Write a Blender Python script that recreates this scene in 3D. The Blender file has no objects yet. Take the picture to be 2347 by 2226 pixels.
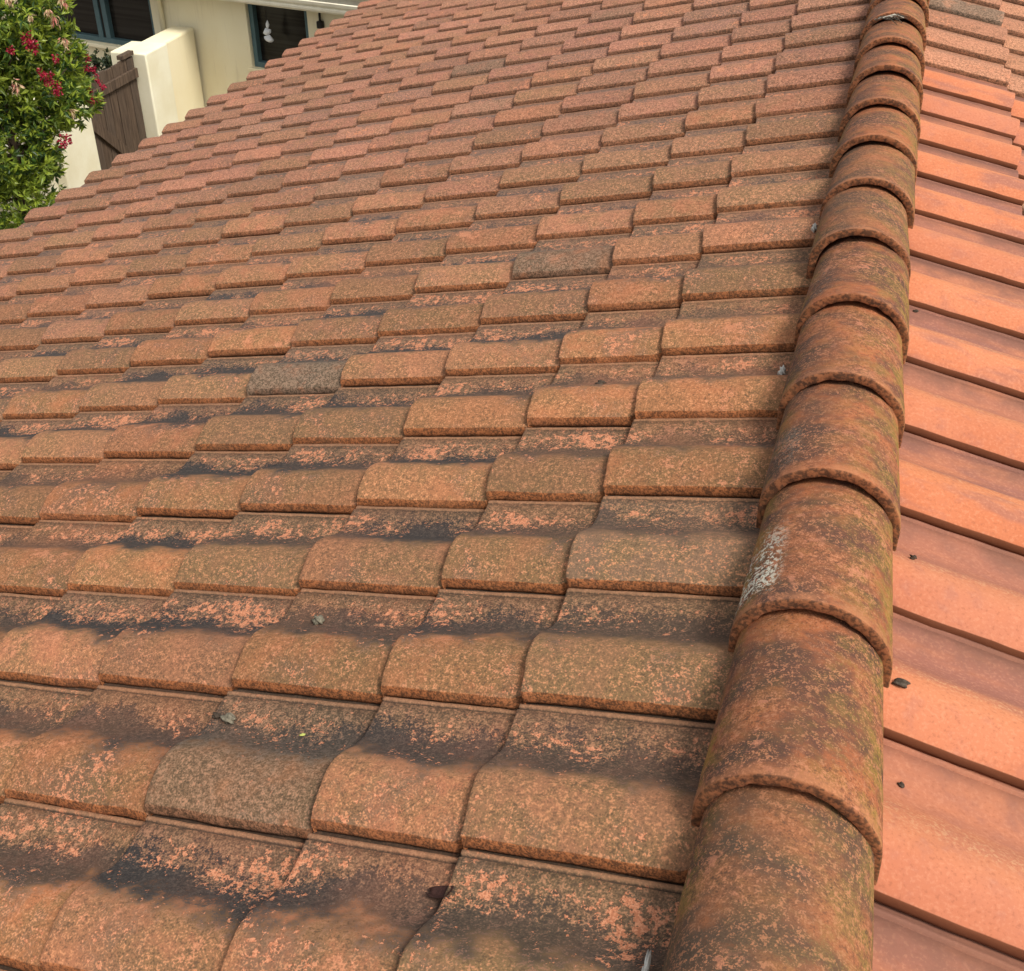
import bpy, bmesh, math, random
import numpy as np
from mathutils import Matrix, Vector
R = math.radians
random.seed(7)
scene = bpy.context.scene
col = scene.collection

# ------------------------------------------------------------------ camera
W, H = 2347.0, 2226.0
CAM = Vector((-0.0103, -1.3431, 1.4221))
YAW, PITCH, ROLL, FPX = -0.39499, 0.52468, -0.05363, 2688.9
PPX, PPY = -198.32, -338.65
fw = Vector((math.sin(YAW)*math.cos(PITCH), math.cos(YAW)*math.cos(PITCH), -math.sin(PITCH)))
rt0 = Vector((math.cos(YAW), -math.sin(YAW), 0)); up0 = rt0.cross(fw)
rt = math.cos(ROLL)*rt0 + math.sin(ROLL)*up0
up = -math.sin(ROLL)*rt0 + math.cos(ROLL)*up0
cam_data = bpy.data.cameras.new('camera'); cam = bpy.data.objects.new('camera', cam_data); col.objects.link(cam)
cam.matrix_world = Matrix(((rt.x, up.x, -fw.x, CAM.x), (rt.y, up.y, -fw.y, CAM.y), (rt.z, up.z, -fw.z, CAM.z), (0, 0, 0, 1)))
cam_data.sensor_fit = 'HORIZONTAL'; cam_data.sensor_width = 36.0
cam_data.lens = 36.0*FPX/W
cam_data.shift_x = -PPX/W
cam_data.shift_y = PPY/W
cam_data.clip_start = 0.05; cam_data.clip_end = 3000
scene.camera = cam

# ------------------------------------------------------------------ sky, sun, exposure
SUN_EL, SUN_AZ = R(56), R(118)          # azimuth clockwise from +Y
world = bpy.data.worlds.new('World'); scene.world = world; world.use_nodes = True
wn = world.node_tree.nodes; wl = world.node_tree.links
bgn = wn['Background']
sky = wn.new('ShaderNodeTexSky'); sky.sky_type = 'NISHITA'; sky.sun_disc = False
sky.sun_elevation = SUN_EL; sky.sun_rotation = SUN_AZ
sky.air_density = 1.6; sky.dust_density = 4.0; sky.ozone_density = 0.6
hs = wn.new('ShaderNodeHueSaturation'); hs.inputs['Saturation'].default_value = 0.22
wl.new(sky.outputs[0], hs.inputs['Color']); wl.new(hs.outputs[0], bgn.inputs['Color'])
bgn.inputs['Strength'].default_value = 0.11
sd = bpy.data.lights.new('sun', 'SUN'); sun = bpy.data.objects.new('sun', sd); col.objects.link(sun)
sd.energy = 2.0; sd.angle = R(16); sd.color = (1.0, 0.93, 0.82)
sdir = Vector((math.sin(SUN_AZ)*math.cos(SUN_EL), math.cos(SUN_AZ)*math.cos(SUN_EL), math.sin(SUN_EL)))
sun.rotation_euler = sdir.to_track_quat('Z', 'Y').to_euler()
sun.location = (3, -3, 12)
vs = scene.view_settings
vs.view_transform = 'Standard'; vs.look = 'None'; vs.gamma = 1.0; vs.exposure = 0.54
vs.use_curve_mapping = False
scene.cycles.max_bounces = 5; scene.cycles.diffuse_bounces = 2; scene.cycles.glossy_bounces = 2

# ------------------------------------------------------------------ helpers
def tag(o, label=None, cat=None, group=None, kind=None):
    if label: o['label'] = label
    if cat: o['category'] = cat
    if group: o['group'] = group
    if kind: o['kind'] = kind
    return o
WLOC = {}
def empty(name, loc):
    o = bpy.data.objects.new(name, None); col.objects.link(o); o.location = loc
    o.empty_display_size = 0.1
    WLOC[o.name] = Vector(loc); return o
def put(o, parent=None):
    """link an object whose matrix is given in world space, under a parent"""
    col.objects.link(o)
    if parent is not None:
        o.parent = parent
        o.matrix_parent_inverse = Matrix.Translation(-WLOC[parent.name])
    return o
def obj(name, me, mat=None, parent=None, mw=None, smooth=None):
    o = bpy.data.objects.new(name, me)
    if mat is not None and len(me.materials) == 0: me.materials.append(mat)
    if smooth is not None:
        me.polygons.foreach_set('use_smooth', [smooth]*len(me.polygons))
    put(o, parent)
    if mw is not None: o.matrix_basis = mw
    WLOC[o.name] = (mw.translation.copy() if mw is not None else Vector((0, 0, 0)))
    return o
def bm_mesh(bm, name='m'):
    me = bpy.data.meshes.new(name); bm.normal_update(); bm.to_mesh(me); bm.free(); return me
def box(bm, lo, hi, bevel=0.0, seg=2):
    lo = Vector(lo); hi = Vector(hi)
    r = bmesh.ops.create_cube(bm, size=1.0)
    vsx = r['verts']
    bmesh.ops.scale(bm, vec=hi-lo, verts=vsx); bmesh.ops.translate(bm, vec=(lo+hi)/2, verts=vsx)
    if bevel:
        es = list({e for v in vsx for e in v.link_edges})
        bmesh.ops.bevel(bm, geom=es, offset=bevel, segments=seg, profile=0.5, affect='EDGES')
def box_mesh(lo, hi, bevel=0.0, seg=2):
    bm = bmesh.new(); box(bm, lo, hi, bevel, seg); return bm_mesh(bm)
def tube(bm, pts, r, n=8):
    prev = None
    for k, p in enumerate(pts):
        p = Vector(p)
        a = Vector(pts[max(0, k-1)]); b = Vector(pts[min(len(pts)-1, k+1)])
        t = (b-a).normalized(); s = t.cross(Vector((0.31, 0.17, 0.93))).normalized(); u = s.cross(t)
        rr = r[k] if isinstance(r, (list, tuple)) else r
        ring = [bm.verts.new(p+rr*(math.cos(2*math.pi*i/n)*s+math.sin(2*math.pi*i/n)*u)) for i in range(n)]
        if prev:
            for i in range(n): bm.faces.new((prev[i], prev[(i+1) % n], ring[(i+1) % n], ring[i]))
        else: bm.faces.new(ring[::-1])
        prev = ring
    bm.faces.new(prev)

# ------------------------------------------------------------------ node helper
class NT:
    def __init__(s, name):
        s.m = bpy.data.materials.new(name); s.m.use_nodes = True
        s.t = s.m.node_tree; s.n = s.t.nodes; s.l = s.t.links
        s.b = s.n['Principled BSDF']
        s.b.inputs['Specular IOR Level'].default_value = 0.25
    def put(s, sock, v):
        if hasattr(v, 'is_output') or isinstance(v, bpy.types.NodeSocket): s.l.new(v, sock)
        elif isinstance(v, (tuple, list)):
            sock.default_value = tuple(v) + ((1.0,) if len(v) == 3 and len(sock.default_value) == 4 else ())
        else: sock.default_value = v
    def math(s, op, a, b=0.0, c=0.0, clamp=False):
        n = s.n.new('ShaderNodeMath'); n.operation = op; n.use_clamp = clamp
        s.put(n.inputs[0], a); s.put(n.inputs[1], b); s.put(n.inputs[2], c); return n.outputs[0]
    def vmath(s, op, a, b=(0, 0, 0)):
        n = s.n.new('ShaderNodeVectorMath'); n.operation = op
        s.put(n.inputs[0], a)
        if op == 'SCALE': s.put(n.inputs['Scale'], b)
        else: s.put(n.inputs[1], b)
        return n.outputs[0]
    def noise(s, vec, scale, detail=3, rough=0.55, dist=0.0):
        n = s.n.new('ShaderNodeTexNoise'); n.inputs['Scale'].default_value = scale
        n.inputs['Detail'].default_value = detail; n.inputs['Roughness'].default_value = rough
        n.inputs['Distortion'].default_value = dist
        s.l.new(vec, n.inputs['Vector']); return n.outputs['Fac']
    def voro(s, vec, scale, rand=1.0):
        n = s.n.new('ShaderNodeTexVoronoi'); n.inputs['Scale'].default_value = scale
        n.inputs['Randomness'].default_value = rand
        s.l.new(vec, n.inputs['Vector']); return n.outputs['Distance']
    def ss(s, v, a, b, lo=0.0, hi=1.0):
        n = s.n.new('ShaderNodeMapRange'); n.interpolation_type = 'SMOOTHSTEP'
        s.put(n.inputs['Value'], v); n.inputs['From Min'].default_value = a; n.inputs['From Max'].default_value = b
        n.inputs['To Min'].default_value = lo; n.inputs['To Max'].default_value = hi
        return n.outputs['Result']
    def mix(s, f, a, b, mode='MIX'):
        n = s.n.new('ShaderNodeMix'); n.data_type = 'RGBA'; n.blend_type = mode; n.clamp_factor = True
        s.put(n.inputs['Factor'], f); s.put(n.inputs['A'], a) if False else None
        ia = [i for i in n.inputs if i.name == 'A' and i.type == 'RGBA'][0]
        ib = [i for i in n.inputs if i.name == 'B' and i.type == 'RGBA'][0]
        s.put(n.inputs[0], f); s.put(ia, a); s.put(ib, b)
        return [o for o in n.outputs if o.type == 'RGBA'][0]
    def sep(s, vec):
        n = s.n.new('ShaderNodeSeparateXYZ'); s.l.new(vec, n.inputs[0]); return n.outputs
    def comb(s, x, y, z):
        n = s.n.new('ShaderNodeCombineXYZ'); s.put(n.inputs[0], x); s.put(n.inputs[1], y); s.put(n.inputs[2], z); return n.outputs[0]
    def attr(s, name):
        n = s.n.new('ShaderNodeAttribute'); n.attribute_type = 'OBJECT'; n.attribute_name = name; return n.outputs['Fac']
    def pos(s):
        return s.n.new('ShaderNodeNewGeometry').outputs['Position']
    def objc(s):
        return s.n.new('ShaderNodeTexCoord').outputs['Object']
    def uv(s):
        n = s.n.new('ShaderNodeUVMap'); n.uv_map = 'UVMap'; return s.sep(n.outputs[0])
    def rnd(s):
        a = s.n.new('ShaderNodeObjectInfo').outputs['Random']
        b = s.n.new('ShaderNodeNewGeometry').outputs['Random Per Island']
        return s.math('FRACT', s.math('ADD', s.math('MULTIPLY', a, 7.13), s.math('MULTIPLY', b, 3.37)))
    def bump(s, h, strength=0.4, dist=0.003, normal=None):
        n = s.n.new('ShaderNodeBump'); n.inputs['Strength'].default_value = strength; n.inputs['Distance'].default_value = dist
        s.l.new(h, n.inputs['Height'])
        if normal is not None: s.l.new(normal, n.inputs['Normal'])
        return n.outputs['Normal']
    def done(s, colr, rough=0.9, normal=None):
        s.put(s.b.inputs['Base Color'], colr); s.put(s.b.inputs['Roughness'], rough)
        if normal is not None: s.l.new(normal, s.b.inputs['Normal'])
        return s.m

def simple(name, c, rough=0.8, var=0.15, scale=8.0, bump=0.0, spec=0.25, metal=0.0):
    t = NT(name); p = t.objc()
    n1 = t.noise(p, scale, 4, 0.6); n2 = t.noise(p, scale*9, 3, 0.6)
    f = t.math('ADD', t.math('MULTIPLY', n1, 0.7), t.math('MULTIPLY', n2, 0.3))
    d = tuple(x*(1-var) for x in c); l = tuple(min(1, x*(1+var)) for x in c)
    cc = t.mix(t.ss(f, 0.3, 0.7), d, l)
    t.b.inputs['Specular IOR Level'].default_value = spec; t.b.inputs['Metallic'].default_value = metal
    return t.done(cc, rough, t.bump(f, bump, 0.004) if bump else None)

# ------------------------------------------------------------------ tile materials
TW = 0.30           # tile cover width along the ridge
def mat_weathered(name='weathered_clay', right=False):
    t = NT(name); u, v, _ = t.uv(); r = t.rnd(); P0 = t.pos()
    r2 = t.math('FRACT', t.math('MULTIPLY', r, 13.7)); r3 = t.math('FRACT', t.math('MULTIPLY', r, 37.1))
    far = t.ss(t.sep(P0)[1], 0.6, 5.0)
    P = t.vmath('ADD', P0, t.comb(t.math('MULTIPLY', r, 23.0), t.math('MULTIPLY', r2, 17.0), t.math('MULTIPLY', r3, 9.0)))
    big = t.noise(P, 4.5, 2, 0.55); mid = t.noise(P, 15, 3, 0.65); fine = t.noise(P, 110, 2, 0.6); grit = t.noise(P, 290, 1, 0.6)
    reg = t.noise(P0, 1.7, 2, 0.6)                      # slow change of the weathering over the slope
    loc = t.noise(P0, 6.5, 3, 0.65)
    sp = t.math('ADD', t.math('MULTIPLY', fine, 0.5), t.math('MULTIPLY', grit, 0.5))
    # body colour
    c = t.mix(t.ss(big, 0.32, 0.68), (0.36, 0.138, 0.060), (0.240, 0.118, 0.052))
    c = t.mix(t.ss(r2, 0.45, 1.0, 0, 0.5), c, (0.36, 0.150, 0.088))            # pinker tiles
    c = t.mix(t.math('MULTIPLY', far, t.ss(r, 0.0, 0.6, 0.35, 0.8)), c, (0.32, 0.135, 0.092))   # paler and pinker towards the far gable
    c = t.mix(t.math('MULTIPLY', t.ss(r3, 0.40, 0.95), 0.7), c, (0.180, 0.112, 0.058))   # browner tiles
    c = t.mix(t.ss(r, 0.90, 1.0, 0, 0.6), c, (0.15, 0.105, 0.080))              # a few dark ones
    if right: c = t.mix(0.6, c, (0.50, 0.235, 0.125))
    # olive algae film and brown grime in blotches
    alg = t.math('MULTIPLY', t.ss(reg, 0.28, 0.55), t.ss(t.math('ADD', mid, t.math('MULTIPLY', t.math('SUBTRACT', fine, 0.5), 0.35)), 0.36, 0.60))
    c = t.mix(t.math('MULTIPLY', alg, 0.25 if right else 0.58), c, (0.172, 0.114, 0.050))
    gm = t.ss(t.math('ADD', loc, t.math('MULTIPLY', t.math('SUBTRACT', fine, 0.5), 0.4)), 0.50, 0.68)
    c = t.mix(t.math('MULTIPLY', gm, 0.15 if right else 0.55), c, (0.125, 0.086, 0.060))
    # granular speckle, stronger in some areas than in others
    amt = t.ss(mid, 0.35, 0.65, 0.65, 1.0)
    c = t.mix(t.math('MULTIPLY', t.ss(sp, 0.51, 0.63, 0, 0.85), amt), c, (0.58, 0.255, 0.125))
    c = t.mix(t.math('MULTIPLY', t.ss(sp, 0.485, 0.37, 0, 0.8), amt), c, (0.095, 0.058, 0.034))
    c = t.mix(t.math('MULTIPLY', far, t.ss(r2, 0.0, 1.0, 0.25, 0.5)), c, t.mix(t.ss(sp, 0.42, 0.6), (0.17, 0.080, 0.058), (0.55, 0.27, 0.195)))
    c = t.mix(1.0, c, t.mix(t.math('FRACT', t.math('MULTIPLY', r, 91.7)), (0.84, 0.84, 0.86), (1.10, 1.09, 1.08)), 'MULTIPLY')   # each firing came out a little lighter or darker
    # worn salmon patches on the rolls
    wp = t.math('MULTIPLY', t.ss(t.math('ADD', t.noise(P, 11, 3, 0.7), t.math('MULTIPLY', t.math('SUBTRACT', sp, 0.5), 0.6)), 0.60, 0.68), t.ss(r3, 0.75, 0.3, 0.15, 1.0))
    c = t.mix(t.math('MULTIPLY', wp, 0.55), c, (0.54, 0.22, 0.12))
    # dirt that settles in the water channel of the tile and spreads over its neighbours
    wob = t.math('ADD', t.math('MULTIPLY', t.math('SUBTRACT', loc, 0.5), 0.20), t.math('ADD', t.math('MULTIPLY', t.math('SUBTRACT', mid, 0.5), 0.09), t.math('MULTIPLY', t.math('SUBTRACT', sp, 0.5), 0.16)))
    vv = t.math('ADD', v, wob)
    ch = t.math('MULTIPLY', t.ss(vv, 0.098, 0.155), t.ss(vv, 0.262, 0.205))
    pan = t.math('MULTIPLY', t.ss(vv, 0.125, 0.19), 0.66)
    stain = t.math('MAXIMUM', ch, pan)
    dirty = t.math('MULTIPLY', t.ss(t.sep(P0)[0], -0.15, -0.9, 0.72, 1.0), t.ss(reg, 0.25, 0.5, 0.6, 1.0))
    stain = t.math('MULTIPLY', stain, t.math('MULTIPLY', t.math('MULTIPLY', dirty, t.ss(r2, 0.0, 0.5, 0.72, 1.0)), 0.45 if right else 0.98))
    stc = t.mix(ch, t.mix(t.ss(sp, 0.42, 0.62), (0.052, 0.040, 0.030), (0.20, 0.125, 0.080)), t.mix(t.ss(sp, 0.42, 0.64), (0.027, 0.025, 0.025), (0.060, 0.052, 0.047)))
    c = t.mix(stain, c, t.mix(t.math('MULTIPLY', far, 0.6), stc, (0.150, 0.118, 0.105)))  # far channels: dust and sky light painted in as paler grey
    # bare clay flakes showing through the dirt, in drifts
    gate = t.math('ADD', t.math('MULTIPLY', loc, 0.62), t.math('MULTIPLY', t.math('MULTIPLY', t.ss(v, 0.17, 0.225), t.ss(v, 0.275, 0.25)), 0.085))
    fl = t.ss(t.math('ADD', t.noise(P, 70, 3, 0.80, 0.1), gate), 0.955, 0.995)
    c = t.mix(t.math('MULTIPLY', fl, 0.85), c, t.mix(t.ss(grit, 0.4, 0.6), (0.46, 0.17, 0.085), (0.62, 0.265, 0.145)))
    # lip face: rust clay and grime, painted darker to hold its shade
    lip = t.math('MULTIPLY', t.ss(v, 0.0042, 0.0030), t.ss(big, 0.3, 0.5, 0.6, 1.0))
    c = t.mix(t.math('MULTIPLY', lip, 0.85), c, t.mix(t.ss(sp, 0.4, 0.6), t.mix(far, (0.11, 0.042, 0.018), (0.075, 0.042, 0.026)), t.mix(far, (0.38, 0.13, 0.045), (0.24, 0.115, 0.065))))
    # water bars beside the joint: worn crown, dirt in the grooves
    bar = t.math('MULTIPLY', t.ss(v, 0.2862, 0.2875), t.ss(v, 0.2942, 0.2930))
    c = t.mix(t.math('MULTIPLY', bar, 0.5), c, (0.33, 0.165, 0.09))
    gr = t.math('MAXIMUM', t.ss(v, 0.2940, 0.2952), t.math('MULTIPLY', t.ss(v, 0.2812, 0.2828), t.ss(v, 0.2870, 0.2855)))
    c = t.mix(t.math('MULTIPLY', gr, 0.8), c, (0.045, 0.030, 0.022))
    # single replaced or dirty tiles
    gy = t.math('MULTIPLY', t.attr('grey'), t.math('MULTIPLY', t.ss(vv, 0.21, 0.15, 0.3, 1.0), t.ss(mid, 0.3, 0.5, 0.45, 1.0)))
    gc = t.mix(t.ss(sp, 0.4, 0.6), (0.062, 0.050, 0.034), (0.21, 0.155, 0.112))
    c = t.mix(gy, c, gc)
    hh = t.math('ADD', t.math('MULTIPLY', sp, 0.6), t.math('ADD', t.math('MULTIPLY', mid, 0.6), t.math('MULTIPLY', fl, 0.25)))
    return t.done(c, 0.92, t.bump(hh, 0.55, 0.004))

def mat_fresh():
    t = NT('fresh_clay'); u, v, _ = t.uv(); r = t.rnd(); P0 = t.pos()
    r2 = t.math('FRACT', t.math('MULTIPLY', r, 13.7))
    P = t.vmath('ADD', P0, t.comb(t.math('MULTIPLY', r, 23.0), t.math('MULTIPLY', r2, 17.0), 0.0))
    big = t.noise(P, 5, 3, 0.5); mid = t.noise(P, 22, 4, 0.6); fine = t.noise(P, 160, 3, 0.6)
    S = t.vmath('MULTIPLY', P, (1.0, 4.0, 1.0)); streak = t.noise(S, 4.0, 3, 0.55)
    c = t.mix(t.ss(big, 0.35, 0.65), (0.48, 0.155, 0.070), (0.52, 0.185, 0.092))
    c = t.mix(t.ss(r2, 0.5, 1.0, 0, 0.35), c, (0.48, 0.185, 0.115))
    c = t.mix(t.math('MULTIPLY', t.ss(v, 0.04, 0.10), 0.5), c, (0.58, 0.225, 0.100))
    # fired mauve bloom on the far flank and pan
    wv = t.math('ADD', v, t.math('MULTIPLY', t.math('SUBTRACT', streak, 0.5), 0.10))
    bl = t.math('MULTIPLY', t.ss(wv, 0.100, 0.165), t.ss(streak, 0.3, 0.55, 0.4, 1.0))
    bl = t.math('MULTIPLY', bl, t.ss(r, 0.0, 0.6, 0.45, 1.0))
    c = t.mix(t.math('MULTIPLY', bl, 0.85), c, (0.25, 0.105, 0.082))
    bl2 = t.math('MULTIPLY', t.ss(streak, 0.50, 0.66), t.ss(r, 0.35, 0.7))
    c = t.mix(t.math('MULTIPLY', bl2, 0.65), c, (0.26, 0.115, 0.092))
    c = t.mix(t.ss(mid, 0.52, 0.70, 0, 0.35), c, (0.33, 0.135, 0.10))
    c = t.mix(t.ss(fine, 0.52, 0.64, 0, 0.25), c, (0.66, 0.31, 0.18))
    whole = t.math('MULTIPLY', t.ss(r2, 0.50, 0.75), t.ss(mid, 0.25, 0.6, 0.5, 1.0))
    c = t.mix(t.math('MULTIPLY', whole, 0.22), c, (0.30, 0.125, 0.098))
    # pale dusting along the crest
    du = t.math('MULTIPLY', t.math('MULTIPLY', t.ss(wv, 0.09, 0.125), t.ss(wv, 0.165, 0.13)), t.ss(fine, 0.5, 0.62))
    c = t.mix(t.math('MULTIPLY', du, 0.3), c, (0.56, 0.36, 0.18))
    c = t.mix(t.ss(fine, 0.44, 0.32, 0, 0.4), c, (0.28, 0.095, 0.05))
    gd = t.math('MULTIPLY', t.ss(t.math('ADD', v, t.math('MULTIPLY', t.math('SUBTRACT', mid, 0.5), 0.12)), 0.19, 0.29), t.ss(big, 0.3, 0.6, 0.3, 0.8))
    c = t.mix(gd, c, (0.17, 0.080, 0.055))
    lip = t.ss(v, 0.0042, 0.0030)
    c = t.mix(t.math('MULTIPLY', lip, 0.92), c, (0.115, 0.036, 0.014))  # lip face painted dark brown, its shade put into the colour
    hh = t.math('ADD', t.math('MULTIPLY', fine, 0.5), t.math('MULTIPLY', mid, 0.5))
    return t.done(c, 0.85, t.bump(hh, 0.28, 0.003))

def mat_ridge():
    t = NT('ridge_clay'); r = t.rnd(); P0 = t.pos(); O = t.sep(t.objc())
    r2 = t.math('FRACT', t.math('MULTIPLY', r, 13.7)); r3 = t.math('FRACT', t.math('MULTIPLY', r, 41.3))
    P = t.vmath('ADD', P0, t.comb(t.math('MULTIPLY', r, 23.0), t.math('MULTIPLY', r2, 17.0), t.math('MULTIPLY', r3, 9.0)))
    big = t.noise(P, 7, 3, 0.55); mid = t.noise(P, 20, 4, 0.65); fine = t.noise(P, 110, 3, 0.6); grit = t.noise(P, 340, 2, 0.6)
    S = t.vmath('MULTIPLY', P, (0.9, 1.5, 0.9)); band = t.noise(S, 6.0, 4, 0.65, 0.3)
    sp = t.math('ADD', t.math('MULTIPLY', fine, 0.5), t.math('MULTIPLY', grit, 0.5))
    jit = t.math('MULTIPLY', t.math('SUBTRACT', sp, 0.5), 0.6)
    c = t.mix(t.ss(big, 0.35, 0.65), (0.36, 0.115, 0.046), (0.25, 0.092, 0.042))
    c = t.mix(t.ss(t.math('ADD', band, jit), 0.44, 0.58, 0, 0.84), c, (0.066, 0.037, 0.029))
    # olive growth, more of it towards the right foot
    side = t.ss(O[0], -0.02, 0.11)
    ol = t.math('MULTIPLY', t.ss(t.math('ADD', mid, jit), 0.40, 0.62), t.math('ADD', 0.2, t.math('MULTIPLY', side, 0.5)))
    c = t.mix(ol, c, (0.20, 0.135, 0.034))
    foot = t.math('MULTIPLY', t.ss(t.math('ABSOLUTE', O[0]), 0.085, 0.118), t.ss(mid, 0.40, 0.55))
    c = t.mix(t.math('MULTIPLY', foot, 0.55), c, (0.27, 0.19, 0.03))
    left_shade = t.math('MULTIPLY', t.ss(O[0], 0.03, -0.10), t.ss(t.math('ADD', t.noise(P, 9, 4, 0.65), t.math('MULTIPLY', jit, 0.6)), 0.40, 0.60))
    c = t.mix(t.math('MULTIPLY', left_shade, 0.9), c, (0.062, 0.042, 0.034))  # dark brown patches plus shade painted on the left flank
    c = t.mix(t.ss(r3, 0.6, 1.0, 0, 0.3), c, (0.12, 0.09, 0.05))
    amt = t.ss(big, 0.35, 0.65, 0.6, 1.0)
    c = t.mix(t.math('MULTIPLY', t.ss(sp, 0.505, 0.60, 0, 0.85), amt), c, (0.46, 0.19, 0.095))
    c = t.mix(t.math('MULTIPLY', t.ss(sp, 0.485, 0.39, 0, 0.85), amt), c, (0.075, 0.044, 0.028))
    fl = t.math('MULTIPLY', t.ss(t.noise(P, 34, 4, 0.74, 0.2), 0.57, 0.63), t.ss(big, 0.45, 0.6))
    c = t.mix(t.math('MULTIPLY', fl, 0.55), c, (0.50, 0.20, 0.115))
    # front rim of the cap
    rim = t.ss(O[1], 0.035, 0.006)
    c = t.mix(t.math('MULTIPLY', t.math('MULTIPLY', rim, 0.6), t.ss(mid, 0.35, 0.6)), c, (0.42, 0.165, 0.08))
    face = t.ss(O[1], 0.0035, 0.0008)
    c = t.mix(t.math('MULTIPLY', face, 0.8), c, t.mix(t.ss(fine, 0.4, 0.6), (0.055, 0.026, 0.014), (0.27, 0.10, 0.042)))
    # lime crust on the left flank of some caps
    lm = t.attr('lime')
    z = t.math('MULTIPLY', t.math('MULTIPLY', t.ss(O[0], -0.055, -0.085), t.ss(O[1], 0.02, 0.06)), t.ss(O[1], 0.28, 0.12))
    cr = t.ss(t.math('ADD', t.noise(P, 130, 4, 0.7), t.math('MULTIPLY', t.math('SUBTRACT', big, 0.5), 0.5)), 0.525, 0.59)
    c = t.mix(t.math('MULTIPLY', t.math('MULTIPLY', z, cr), lm), c, (0.58, 0.55, 0.45))
    hh = t.math('ADD', t.math('MULTIPLY', sp, 0.6), t.math('MULTIPLY', mid, 0.7))
    return t.done(c, 0.9, t.bump(hh, 0.6, 0.004))

M_TILE = mat_weathered(); M_TILER = mat_weathered('weathered_clay_right', True); M_FRESH = mat_fresh(); M_RIDGE = mat_ridge()  # right-slope old clay is lighter beige with less algae and stain
M_MORTAR = simple('bedding_mortar', (0.20, 0.15, 0.12), 0.95, 0.3, 30, 0.6)
M_DECK = simple('roof_underlay', (0.06, 0.045, 0.04), 0.95, 0.2)

# ------------------------------------------------------------------ tile geometry
PROFILE = [(0.0045, -0.0105), (0.0012, -0.0060), (0.0, -0.0015), (0.0012, 0.0070), (0.0027, 0.0146), (0.0034, 0.0157), (0.0046, 0.0165),
           (0.012, 0.0202), (0.024, 0.0255), (0.038, 0.0310), (0.053, 0.0356), (0.068, 0.0386), (0.083, 0.0400), (0.097, 0.0397), (0.111, 0.0372),
           (0.126, 0.0320), (0.141, 0.0245), (0.156, 0.0158), (0.171, 0.0072), (0.186, 0.0002), (0.201, -0.0042), (0.218, -0.0058),
           (0.238, -0.0048), (0.260, -0.0030), (0.2805, -0.0018), (0.2825, -0.0062), (0.2855, -0.0068), (0.2875, -0.0022), (0.2935, -0.0018),
           (0.2952, -0.0070), (0.300, -0.0115), (0.307, -0.0115), (0.320, -0.0115)]
PROFILE_FRESH = [(0.0045, -0.0105), (0.0012, -0.0060), (0.0, -0.0015), (0.0010, 0.0045), (0.0022, 0.0088), (0.0030, 0.0102), (0.0048, 0.0118),
                 (0.012, 0.0176), (0.024, 0.0262), (0.038, 0.0340), (0.053, 0.0394), (0.068, 0.0424), (0.083, 0.0428), (0.097, 0.0408), (0.111, 0.0366)]+PROFILE[15:]
TILT = 0.074
def tile_arrays(L, mirror, rng, fine=True, thick=0.023, fresh=False):
    nx = 14 if fine else 4
    xs = [(0.004, thick), (0.0008, thick*0.85), (0.0, thick*0.5), (0.0, 0.0034), (0.0007, 0.0014), (0.0028, 0.0003)]
    xs += [(0.008+(L-0.008)*k/nx, 0.0) for k in range(nx+1)]
    PR = PROFILE_FRESH if fresh else PROFILE
    prof = PR if fine else PR[0:1]+PR[2:6]+PR[7:23:2]+PR[24:30:2]+PR[32:]
    # smooth random wear along the lip and along the tail
    def wear(n, amp):
        a = rng.normal(0, 1, n); k = np.array([1, 2, 1])/4.0
        return np.convolve(np.pad(a, 1, mode='edge'), k, 'valid')*amp
    wl_ = wear(len(xs), 0.0017); wt = wear(len(prof), 0.0016); wh = rng.normal(0, 0.00045, (len(xs), len(prof)))
    V = []; UV = []
    for i, (x, d) in enumerate(xs):
        for j, (y, h) in enumerate(prof):
            edge = max(0.0, 1-y/0.02); te = max(0.0, 1-x/0.02)
            yy = y + wl_[i]*edge + (0.014*edge if x > L-0.045 else 0.0)
            xx = x + wt[j]*te
            hh = h - d - TILT*x + wh[i, j]*(1.0 if fine else 0.0)
            V.append(((-xx if mirror else xx), yy, hh)); UV.append((x, y))
    m = len(prof); F = []
    for i in range(len(xs)-1):
        for j in range(m-1):
            a, b, c, e = i*m+j, (i+1)*m+j, (i+1)*m+j+1, i*m+j+1
            F.append((a, e, c, b) if mirror else (a, b, c, e))
    return V, F, UV
def mesh_from(V, F, UV, name, mat):
    me = bpy.data.meshes.new(name); me.from_pydata(V, [], F)
    uvl = me.uv_layers.new(name='UVMap')
    li = np.empty(len(me.loops), dtype=np.int32); me.loops.foreach_get('vertex_index', li)
    uvl.data.foreach_set('uv', np.asarray(UV, dtype=np.float32)[li].ravel())
    me.polygons.foreach_set('use_smooth', [True]*len(me.polygons))
    me.materials.append(mat); me.update(); return me
TH = 0.28078
cT, sT = math.cos(TH), math.sin(TH)
def frame(side, s, y):
    """matrix of a tile whose tail corner lies s metres down the slope; side -1 = left, 1 = right"""
    if side < 0: X = Vector((cT, 0, sT)); N = Vector((-sT, 0, cT))
    else: X = Vector((cT, 0, -sT)); N = Vector((sT, 0, cT))
    p = Vector((side*s*cT, y, -s*sT))
    return Matrix(((X.x, 0, N.x, p.x), (X.y, 1, N.y, p.y), (X.z, 0, N.z, p.z), (0, 0, 0, 1)))
def project(p):
    d = Vector(p)-CAM; z = d.dot(fw)
    if z < 0.05: return None
    return (W/2+PPX+FPX*d.dot(rt)/z, H/2+PPY-FPX*d.dot(up)/z, z)

GROUND_Z = -4.05
house = tag(empty('tiled_house', (0.0, 5.0, GROUND_Z)), 'foreground house with weathered terracotta roll tile roof and rounded ridge', 'house')
EAVE_S = 4.766
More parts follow.
